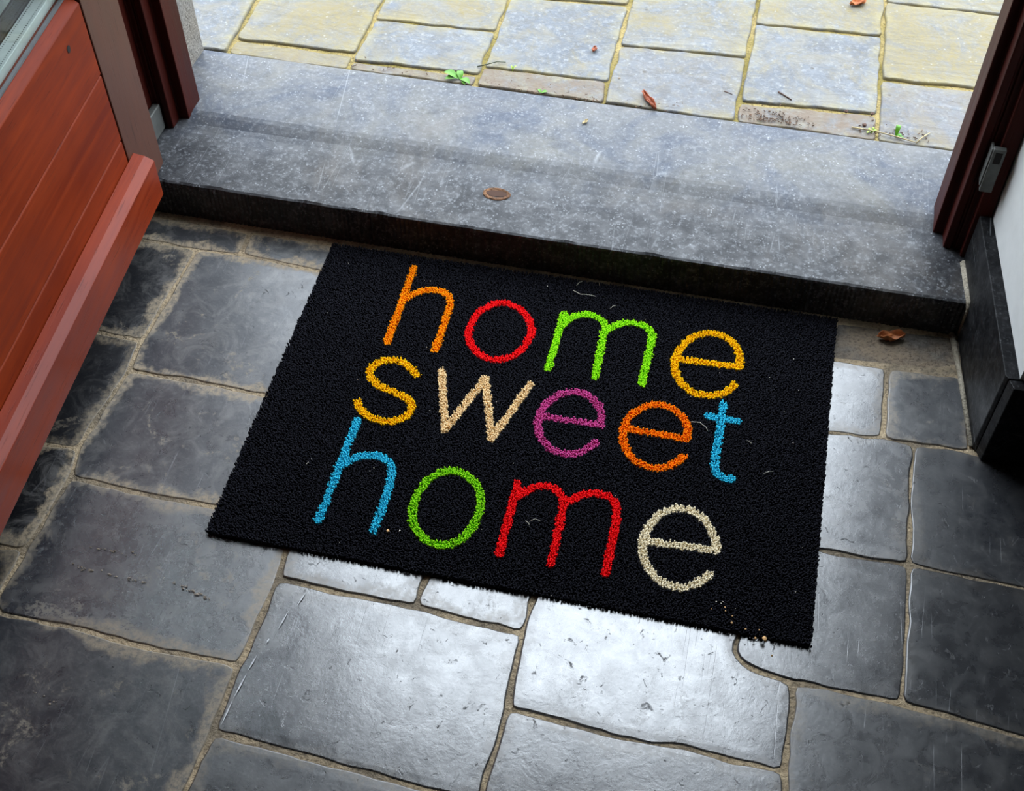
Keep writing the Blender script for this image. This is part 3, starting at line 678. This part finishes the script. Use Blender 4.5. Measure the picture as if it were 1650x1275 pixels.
def tufts(name, pts, mat, h0, h1, parent, rad):
    n = len(pts); k = 4
    hh = rng.uniform(h0, h1, n); lean = rng.normal(0, .00055, (n, 2)); rot = rng.uniform(0, 6.28, n); rr = rad * rng.uniform(.85, 1.15, n)
    V = np.zeros((n, 3 * k + 1, 3))
    for ring, (rz, rs, ls) in enumerate(((0, .85, 0), (.62, 1.05, .5), (.92, .72, .9))):
        for j in range(k):
            th = rot + j * 2 * np.pi / k
            V[:, ring * k + j, 0] = pts[:, 0] + lean[:, 0] * ls + rr * rs * np.cos(th)
            V[:, ring * k + j, 1] = pts[:, 1] + lean[:, 1] * ls + rr * rs * np.sin(th)
            V[:, ring * k + j, 2] = ZM + hh * rz
    V[:, 3 * k, 0] = pts[:, 0] + lean[:, 0]; V[:, 3 * k, 1] = pts[:, 1] + lean[:, 1]; V[:, 3 * k, 2] = ZM + hh
    V[..., 0] -= O2[0]; V[..., 1] -= O2[1]
    tri = []
    for ring in range(2):
        for j in range(k):
            a, b = ring * k + j, ring * k + (j + 1) % k; tri += [(a, b, b + k), (a, b + k, a + k)]
    for j in range(k): tri.append((2 * k + j, 2 * k + (j + 1) % k, 3 * k))
    tri = np.array(tri); m = 3 * k + 1
    Fi = (tri[None] + (np.arange(n) * m)[:, None, None]).reshape(-1)
    me = bpy.data.meshes.new(name); nf = len(Fi) // 3
    me.vertices.add(n * m); me.vertices.foreach_set('co', V.reshape(-1).astype(np.float32))
    me.loops.add(len(Fi)); me.loops.foreach_set('vertex_index', Fi.astype(np.int32))
    me.polygons.add(nf); me.polygons.foreach_set('loop_start', np.arange(0, 3 * nf, 3, dtype=np.int32)); me.polygons.foreach_set('loop_total', np.full(nf, 3, dtype=np.int32))
    me.polygons.foreach_set('use_smooth', np.ones(nf, dtype=bool))
    me.update(calc_edges=True); me.validate(); me.materials.append(mat)
    o = bpy.data.objects.new(name, me); COL.objects.link(o); o.parent = parent; o['kind'] = 'stuff'
    return o
pile = tufts('pile', base[idx < 0], fibre_material('black_pile', (.0135, .0135, .019), .5), PILE * .80, PILE * 1.06, mat_root, STEPW * .56)
FM = {k: fibre_material('pile_' + k, c, .16) for k, c in C_.items()}
for li, (nm, col, lab, _) in enumerate(LET):
    o = tufts(nm, base[idx == li], FM[col], PILE * .98, PILE * 1.18, mat_root, STEPW * .60); o['label'] = lab

# ------------------------------------------------------------ leaves, twigs, weeds, crumbs
def leaf(name, px, py, z, L, W, rz, curl, mat, label, cat, group=None, wavy=.0, seed=1):
    r = np.random.default_rng(seed); c = at(px, py, z); nu, nv = 12, 6; V = []; Fc = []
    for i in range(nu + 1):
        t = i / nu; wd = W * (math.sin(math.pi * min(1, t * .96 + .03)) ** .75)
        for j in range(nv + 1):
            s = j / nv * 2 - 1; ang = s * curl
            rad = wd / max(curl, .05)
            x = (t - .5) * L; y = rad * math.sin(ang) * .5; zz = rad * (1 - math.cos(ang)) * .5 + wavy * math.sin(t * 9 + s * 4 + seed) * W + .25 * curl * W * (2 * t - 1) ** 2 * .4
            V.append([x, y, zz + r.normal(0, W * .025)])
    for i in range(nu):
        for j in range(nv):
            a = i * (nv + 1) + j; Fc.append((a, a + 1, a + nv + 2, a + nv + 1))
    V = np.array(V); V[:, 2] -= V[:, 2].min()
    me = bpy.data.meshes.new(name); me.from_pydata([tuple(v) for v in V], [], Fc); me.materials.append(mat); me.polygons.foreach_set('use_smooth', [True] * len(me.polygons))
    o = bpy.data.objects.new(name, me); COL.objects.link(o); o.location = (c[0], c[1], z + .0002); o.rotation_euler = (0, 0, rz)
    md = o.modifiers.new('thickness', 'SOLIDIFY'); md.thickness = .0005; md.offset = 1
    V2, F2 = tube_geo([(-.56 * L, 0, max(.0004, V[3, 2])), (-.4 * L, 0, V[(nv + 1) + 3, 2] + .0004), (0, 0, V[6 * (nv + 1) + 3, 2] + .0005), (.4 * L, 0, V[10 * (nv + 1) + 3, 2] + .0004)], [.0006, .0006, .0005, .0002], 5)
    mesh_obj('midrib', V2, F2, mat, o, True)
    return tag(o, label, cat, group)
BROWN = plain('dry_brown_leaf', (.36, .115, .03), .6, 0, .45, 160, .6)
REDB = plain('red_brown_leaf', (.30, .07, .022), .6, 0, .4, 140, .6)
ORNG = plain('orange_leaf', (.42, .12, .028), .6, 0, .4, 140, .5)
GREEN = plain('fresh_green_leaf', (.085, .26, .012), .5, 0, .25, 140, .3)
LIME = plain('lime_green_leaf', (.28, .42, .05), .5, 0, .25, 140, .3)
STRAW = plain('dry_straw', (.42, .33, .17), .7, 0, .25, 140, .3)
TWIG = plain('dark_twig', (.085, .042, .028), .8, 0, .4, 140, .6)
leaf('dry_leaf', 1435, 546, 0.0, .030, .019, .25, 1.5, BROWN, 'crumpled brown dry leaf on the floor beside the doorstep', 'leaf', 'fallen dry leaves', .16, 3)
leaf('dry_leaf', 1046, 166, ZP, .038, .016, -.95, 2.2, REDB, 'rolled red-brown dry leaf against the doorstep back edge', 'leaf', 'fallen dry leaves', .12, 4)
leaf('dry_leaf', 1382, 7, ZP, .024, .016, .5, 1.0, ORNG, 'orange dry leaf at the top of the terrace', 'leaf', 'fallen dry leaves', .16, 6)
leaf('dry_leaf', 958, 81, ZP, .011, .008, 1.4, 1.0, REDB, 'tiny reddish leaf scrap on a terrace slab', 'leaf', 'fallen dry leaves', .15, 8)
leaf('dry_leaf', 943, 197, .0548, .011, .005, 1.1, 1.2, STRAW, 'pale curled seed husk on the doorstep', 'husk', None, .12, 9)
def weed(px, py, z, specs, mat, label, stem=True):
    """one small plant: each leaf a part"""
    c = at(px, py, z); root = empty('weed', (c[0], c[1], z - .002)); tag(root, label, 'weed', 'weeds in the terrace joints')
    for q, (dx, dy, L, W, rz, up) in enumerate(specs):
        V = []; Fc = []; nu, nv = 8, 4
        for i in range(nu + 1):
            t = i / nu; wd = W * math.sin(math.pi * min(1, t * .9 + .07)) ** .8
            for j in range(nv + 1):
                s = j / nv * 2 - 1; x = L * t; y = s * wd * .5; zz = .002 + up * L * math.sin(t * 2.4) + abs(s) * wd * .16
                V.append((dx + x * math.cos(rz) - y * math.sin(rz), dy + x * math.sin(rz) + y * math.cos(rz), zz))
        for i in range(nu):
            for j in range(nv):
                a = i * (nv + 1) + j; Fc.append((a, a + 1, a + nv + 2, a + nv + 1))
        mesh_obj('leaf', V, Fc, mat, root, True)
    if stem:
        V, Fc = tube_geo([(0, 0, -.002), (specs[0][0] * .5, specs[0][1] * .5, .002), (specs[-1][0], specs[-1][1], .003)], .0006, 5); mesh_obj('stem', V, Fc, mat, root, True)
    return root
weed(741, 127, ZP, [(-.002, 0, .021, .011, 2.9, .25), (-.004, .001, .016, .009, 3.6, .15), (.001, 0, .014, .009, 1.9, .3), (.001, 0, .018, .009, -.6, .2), (.004, -.003, .011, .006, -1.0, .2)], GREEN, 'bright green weed with several leaves behind the doorstep')
weed(872, 150, ZP, [(0, 0, .008, .005, .3, .3), (0, 0, .007, .004, 2.4, .3)], GREEN, 'tiny green seedling at the doorstep edge left of the rolled leaf')
weed(1404, 214, ZP, [(0, 0, .007, .003, .3, .6), (.001, 0, .007, .003, 1.5, .7), (0, .001, .006, .003, 2.6, .6), (-.002, 0, .006, .003, 4, .5)], LIME, 'small mossy green tuft beside the straw stalk')
weed(1443, 220, ZP, [(0, 0, .013, .006, 1.4, .8), (.001, 0, .009, .003, -.3, .3), (0, 0, .008, .004, .4, .3)], GREEN, 'light green seedling growing past the straw stalk')
weed(826, 112, ZP, [(0, 0, .007, .0025, .8, .5), (0, 0, .006, .0025, 2.2, .5)], LIME, 'tiny yellow-green sprout in a terrace joint')
def stick(name, pts, z, r, mat, label, cat, group=None, lift=0.0):
    w_ = [at(x, y, z) for x, y in pts]; n = len(w_)
    W_ = [(p[0], p[1], z + r + lift * math.sin(math.pi * i / max(1, n - 1))) for i, p in enumerate(w_)]
    c = W_[0]; V, Fc = tube_geo(W_, [r * (1 - .35 * i / (n - 1)) for i in range(n)], 6)
    o = mesh_obj(name, V, Fc, mat, None, True, center=True); return tag(o, label, cat, group)
stick('twig', [(1254, 149), (1264, 155), (1275, 162)], ZP, .0011, TWIG, 'short dark twig lying on a terrace slab', 'twig', 'twigs')
stick('twig', [(1167, 148), (1173, 150), (1180, 153)], ZP, .0008, TWIG, 'tiny dark twig left of the longer one', 'twig', 'twigs')
stick('straw_stalk', [(1372, 206), (1400, 212), (1440, 222), (1474, 230)], ZP, .0010, STRAW, 'long straw stalk lying along the doorstep back edge', 'straw', 'straw', .002)
stick('straw_stalk', [(1476, 231), (1486, 223), (1498, 215)], ZP, .0009, STRAW, 'short pale straw stalk leaning off the long one', 'straw', 'straw', .001)
stick('grass_blade', [(769, 108), (785, 107), (800, 103), (815, 101)], ZP, .0008, plain('dark_grass', (.035, .045, .018), .6), 'dark thin grass blade across a terrace joint', 'grass blade', None, .003)
LINT = plain('pale_lint', (.62, .58, .48), .8)
ZL_ = ZM + PILE * 1.05
for pts, lab in [([(923, 468), (935, 475), (950, 476), (960, 478)], 'pale curved fibre on the mat near its top edge'), ([(929, 461), (933, 456), (938, 454)], 'tiny pale fluff on the mat top edge'),
                 ([(983, 498), (988, 494), (992, 493)], 'short pale fibre above the green letter m'), ([(1113, 680), (1128, 682), (1138, 690), (1141, 696)], 'thin curved hair between orange e and blue t'),
                 ([(1203, 711), (1208, 712), (1211, 716)], 'small pale fibre right of the blue t'), ([(847, 840), (852, 844), (853, 849)], 'yellowish fibre curl inside the red m'), ([(853, 841), (862, 837), (871, 840)], 'fine hair inside the red m'),
                 ([(493, 749), (497, 745)], 'short pale fibre left of the blue h'), ([(1230, 764), (1238, 761), (1246, 760)], 'faint short hair below the blue t at right')]:
    stick('lint_fibre', pts, ZL_, .00035, LINT, lab, 'fibre', 'lint on the doormat', .0006)
CR = plain('bread_crumb', (.62, .36, .15), .8, 0, .3, 200, .5); CW = plain('pale_crumb', (.8, .74, .62), .8)
def crumb(px, py, z, r, mat, label, group):
    c = at(px, py, z); bm = bmesh.new(); bmesh.ops.create_icosphere(bm, subdivisions=1, radius=r)
    for v in bm.verts: v.co *= random.uniform(.65, 1.3); v.co.z *= .7
    o = bm_obj('crumb', bm, mat); o.location = (c[0], c[1], z + r * .45); o.rotation_euler = (0, 0, random.uniform(0, 6)); return tag(o, label, 'crumb', group)
for x, y, r in [(1146, 982, .0007), (1154, 970, .0006), (1162, 973, .0006), (1168, 979, .0008), (1169, 985, .0009), (1180, 993, .0010), (1179, 1004, .0012), (1165, 970, .0005), (1185, 981, .0005), (1201, 1014, .0011), (1223, 1016, .0009)]:
    crumb(x, y, ZL_, r, CR if r > .0006 else CW, 'tiny beige crumb in the trail near the mat lower right corner', 'crumb trail on the doormat')
crumb(1232, 1031, .006, .0026, CR, 'largest golden crumb at the mat lower edge', 'loose crumbs')
crumb(1217, 1029, .006, .0012, CR, 'small golden crumb beside the largest one at mat edge', 'loose crumbs')
crumb(1244, 1057, .0, .0013, CR, 'brown crumb on the floor tile below the mat', 'loose crumbs')
crumb(625, 856, ZL_, .0018, CR, 'orange crumb beside the blue letter h', 'loose crumbs')
crumb(644, 856, ZL_, .0009, CW, 'white speck between the blue h and green o', 'loose crumbs')
for k in range(46):
    s, t = random.random(), random.random(); p = mat_pt(np.float64(s), np.float64(t)); q = p - CAM[:2]
    bm = bmesh.new(); r = random.uniform(.0003, .00062); bmesh.ops.create_icosphere(bm, subdivisions=1, radius=r)
    o = bm_obj('dust_speck', bm, CW); o.location = (p[0], p[1], ZL_ + r * .4); tag(o, 'tiny white dust speck on the doormat pile', 'speck', 'dust specks on the doormat')
PEB = plain('tan_pebble', (.30, .22, .15), .7, 0, .3, 200, .4)
def pebble(px, py, z, r, label, mat=PEB):
    o = crumb(px, py, z, r, mat, label, 'grit'); o.name = 'pebble'; o['category'] = 'pebble'
pebble(1270, 291, .0545, .0022, 'tan pebble on the right half of the doorstep')
pebble(1393, 202, ZP, .0028, 'dark pebble behind the doorstep next to the straw stalk', TWIG)
pebble(1363, 181, ZP, .0030, 'dark soil crumb in the joint left of the straw', TWIG)
pebble(1405, 185, ZP, .0030, 'dark soil crumb where two terrace joints meet', TWIG)
pebble(998, 127, ZP, .0022, 'tan pebble on the terrace left of the rolled leaf')

# loose soil and leaf mould gathered behind the doorstep
SOIL = plain('leaf_mould', (.10, .055, .032), .9, 0, .5, 300, .5)
V = []; Fc = []; r = np.random.default_rng(21)
for px0, px1, n in ((1195, 1310, 150), (770, 970, 70), (975, 1100, 25), (1380, 1500, 50), (560, 700, 20)):
    for _ in range(n):
        px = r.uniform(px0, px1) if n < 100 else np.clip(r.normal(1245, 30), px0, px1); py = np.interp(px, [560, 770, 980, 1190, 1413, 1540], [108, 137, 174, 191, 219, 236]) - abs(r.normal(0, 9)) - 1
        p = at(px, py, ZP); L = r.uniform(.0008, .004); W_ = r.uniform(.0004, .0011); a = r.uniform(0, 3.14); i0 = len(V)
        for sx_, sy_ in ((-1, -1), (1, -1), (1, 1), (-1, 1)):
            x = sx_ * L / 2; y = sy_ * W_ / 2
            for zz in (0, 1): V.append((p[0] + x * math.cos(a) - y * math.sin(a), max(YB + .001, p[1] + x * math.sin(a) + y * math.cos(a)), ZP + .0002 + zz * r.uniform(.0004, .0012)))
        Fc += [(i0 + 1, i0 + 3, i0 + 5, i0 + 7), (i0, i0 + 2, i0 + 3, i0 + 1), (i0 + 2, i0 + 4, i0 + 5, i0 + 3), (i0 + 4, i0 + 6, i0 + 7, i0 + 5), (i0 + 6, i0, i0 + 1, i0 + 7)]
o = mesh_obj('soil_debris', V, Fc, SOIL); tag(o, 'brown soil and leaf bits gathered behind the doorstep', 'soil', kind='stuff')

# flaked scars and a chalky scratch in the slate
FLAKE = mortar_material('pale_flake', (.16, .13, .10), (.36, .29, .21), (.24, .21, .18))
def scar(pts, z, w0, w1, n, seed, mat, name):
    r = np.random.default_rng(seed); V = []; Fc = []
    P = [np.array(p, float) for p in pts]; L = [0.0]
    for a, b in zip(P[:-1], P[1:]): L.append(L[-1] + np.linalg.norm(b - a))
    for _ in range(n):
        d = r.uniform(0, L[-1]); k = max(i for i in range(len(L) - 1) if L[i] <= d); q = P[k] + (P[k + 1] - P[k]) * (d - L[k]) / (L[k + 1] - L[k]); q = q + r.normal(0, 2.0, 2)
        c = at(q[0], q[1], z); m = 7; i0 = len(V); rad = r.uniform(w0, w1); asp = r.uniform(.35, .8); a0_ = r.uniform(-.3, .3)
        for j in range(m):
            th = 2 * math.pi * j / m; rr = rad * r.uniform(.5, 1.2); x = rr * math.cos(th); y = rr * asp * math.sin(th)
            V.append((c[0] + x * math.cos(a0_) - y * math.sin(a0_), c[1] + x * math.sin(a0_) + y * math.cos(a0_), z))
        V.append((c[0], c[1], z + .0005)); Fc += [(i0 + j, i0 + (j + 1) % m, i0 + m) for j in range(m)]
    o = mesh_obj(name, V, Fc, mat, floor); o['kind'] = 'stuff'; return o
scar([(110, 908), (130, 915), (165, 922), (200, 932), (235, 940)], .0009, .0006, .0022, 26, 1, FLAKE, 'flaked_scar')
scar([(260, 933), (285, 941), (310, 952), (335, 965)], .0009, .0006, .0024, 26, 2, FLAKE, 'flaked_scar')
scar([(145, 880), (165, 885), (200, 892), (218, 895)], .0009, .0005, .0018, 16, 3, FLAKE, 'flaked_scar')
scar([(40, 1108), (70, 1125), (95, 1135)], .0009, .0004, .0014, 12, 4, FLAKE, 'flaked_scar')
CHALK = plain('chalk_white', (.62, .63, .65), .8)
for a, b in (((494, 953), (479, 976)), ((465, 985), (447, 1016)), ((434, 1029), (429, 1037)), ((414, 1056), (399, 1082)), ((398, 1085), (376, 1126)), ((375, 1128), (356, 1170))):
    p, q = at(*a, .0007), at(*b, .0007); d = (q - p)[:2]; nn = np.array([-d[1], d[0]]) / np.linalg.norm(d) * .0008; m_ = (p + q) / 2
    mesh_obj('chalk_scratch', [(p[0], p[1], .0010), (m_[0] + nn[0], m_[1] + nn[1], .0010), (q[0], q[1], .0010), (m_[0] - nn[0], m_[1] - nn[1], .0010), (m_[0], m_[1], .0013)], [(0, 3, 4), (3, 2, 4), (2, 1, 4), (1, 0, 4)], CHALK, floor)
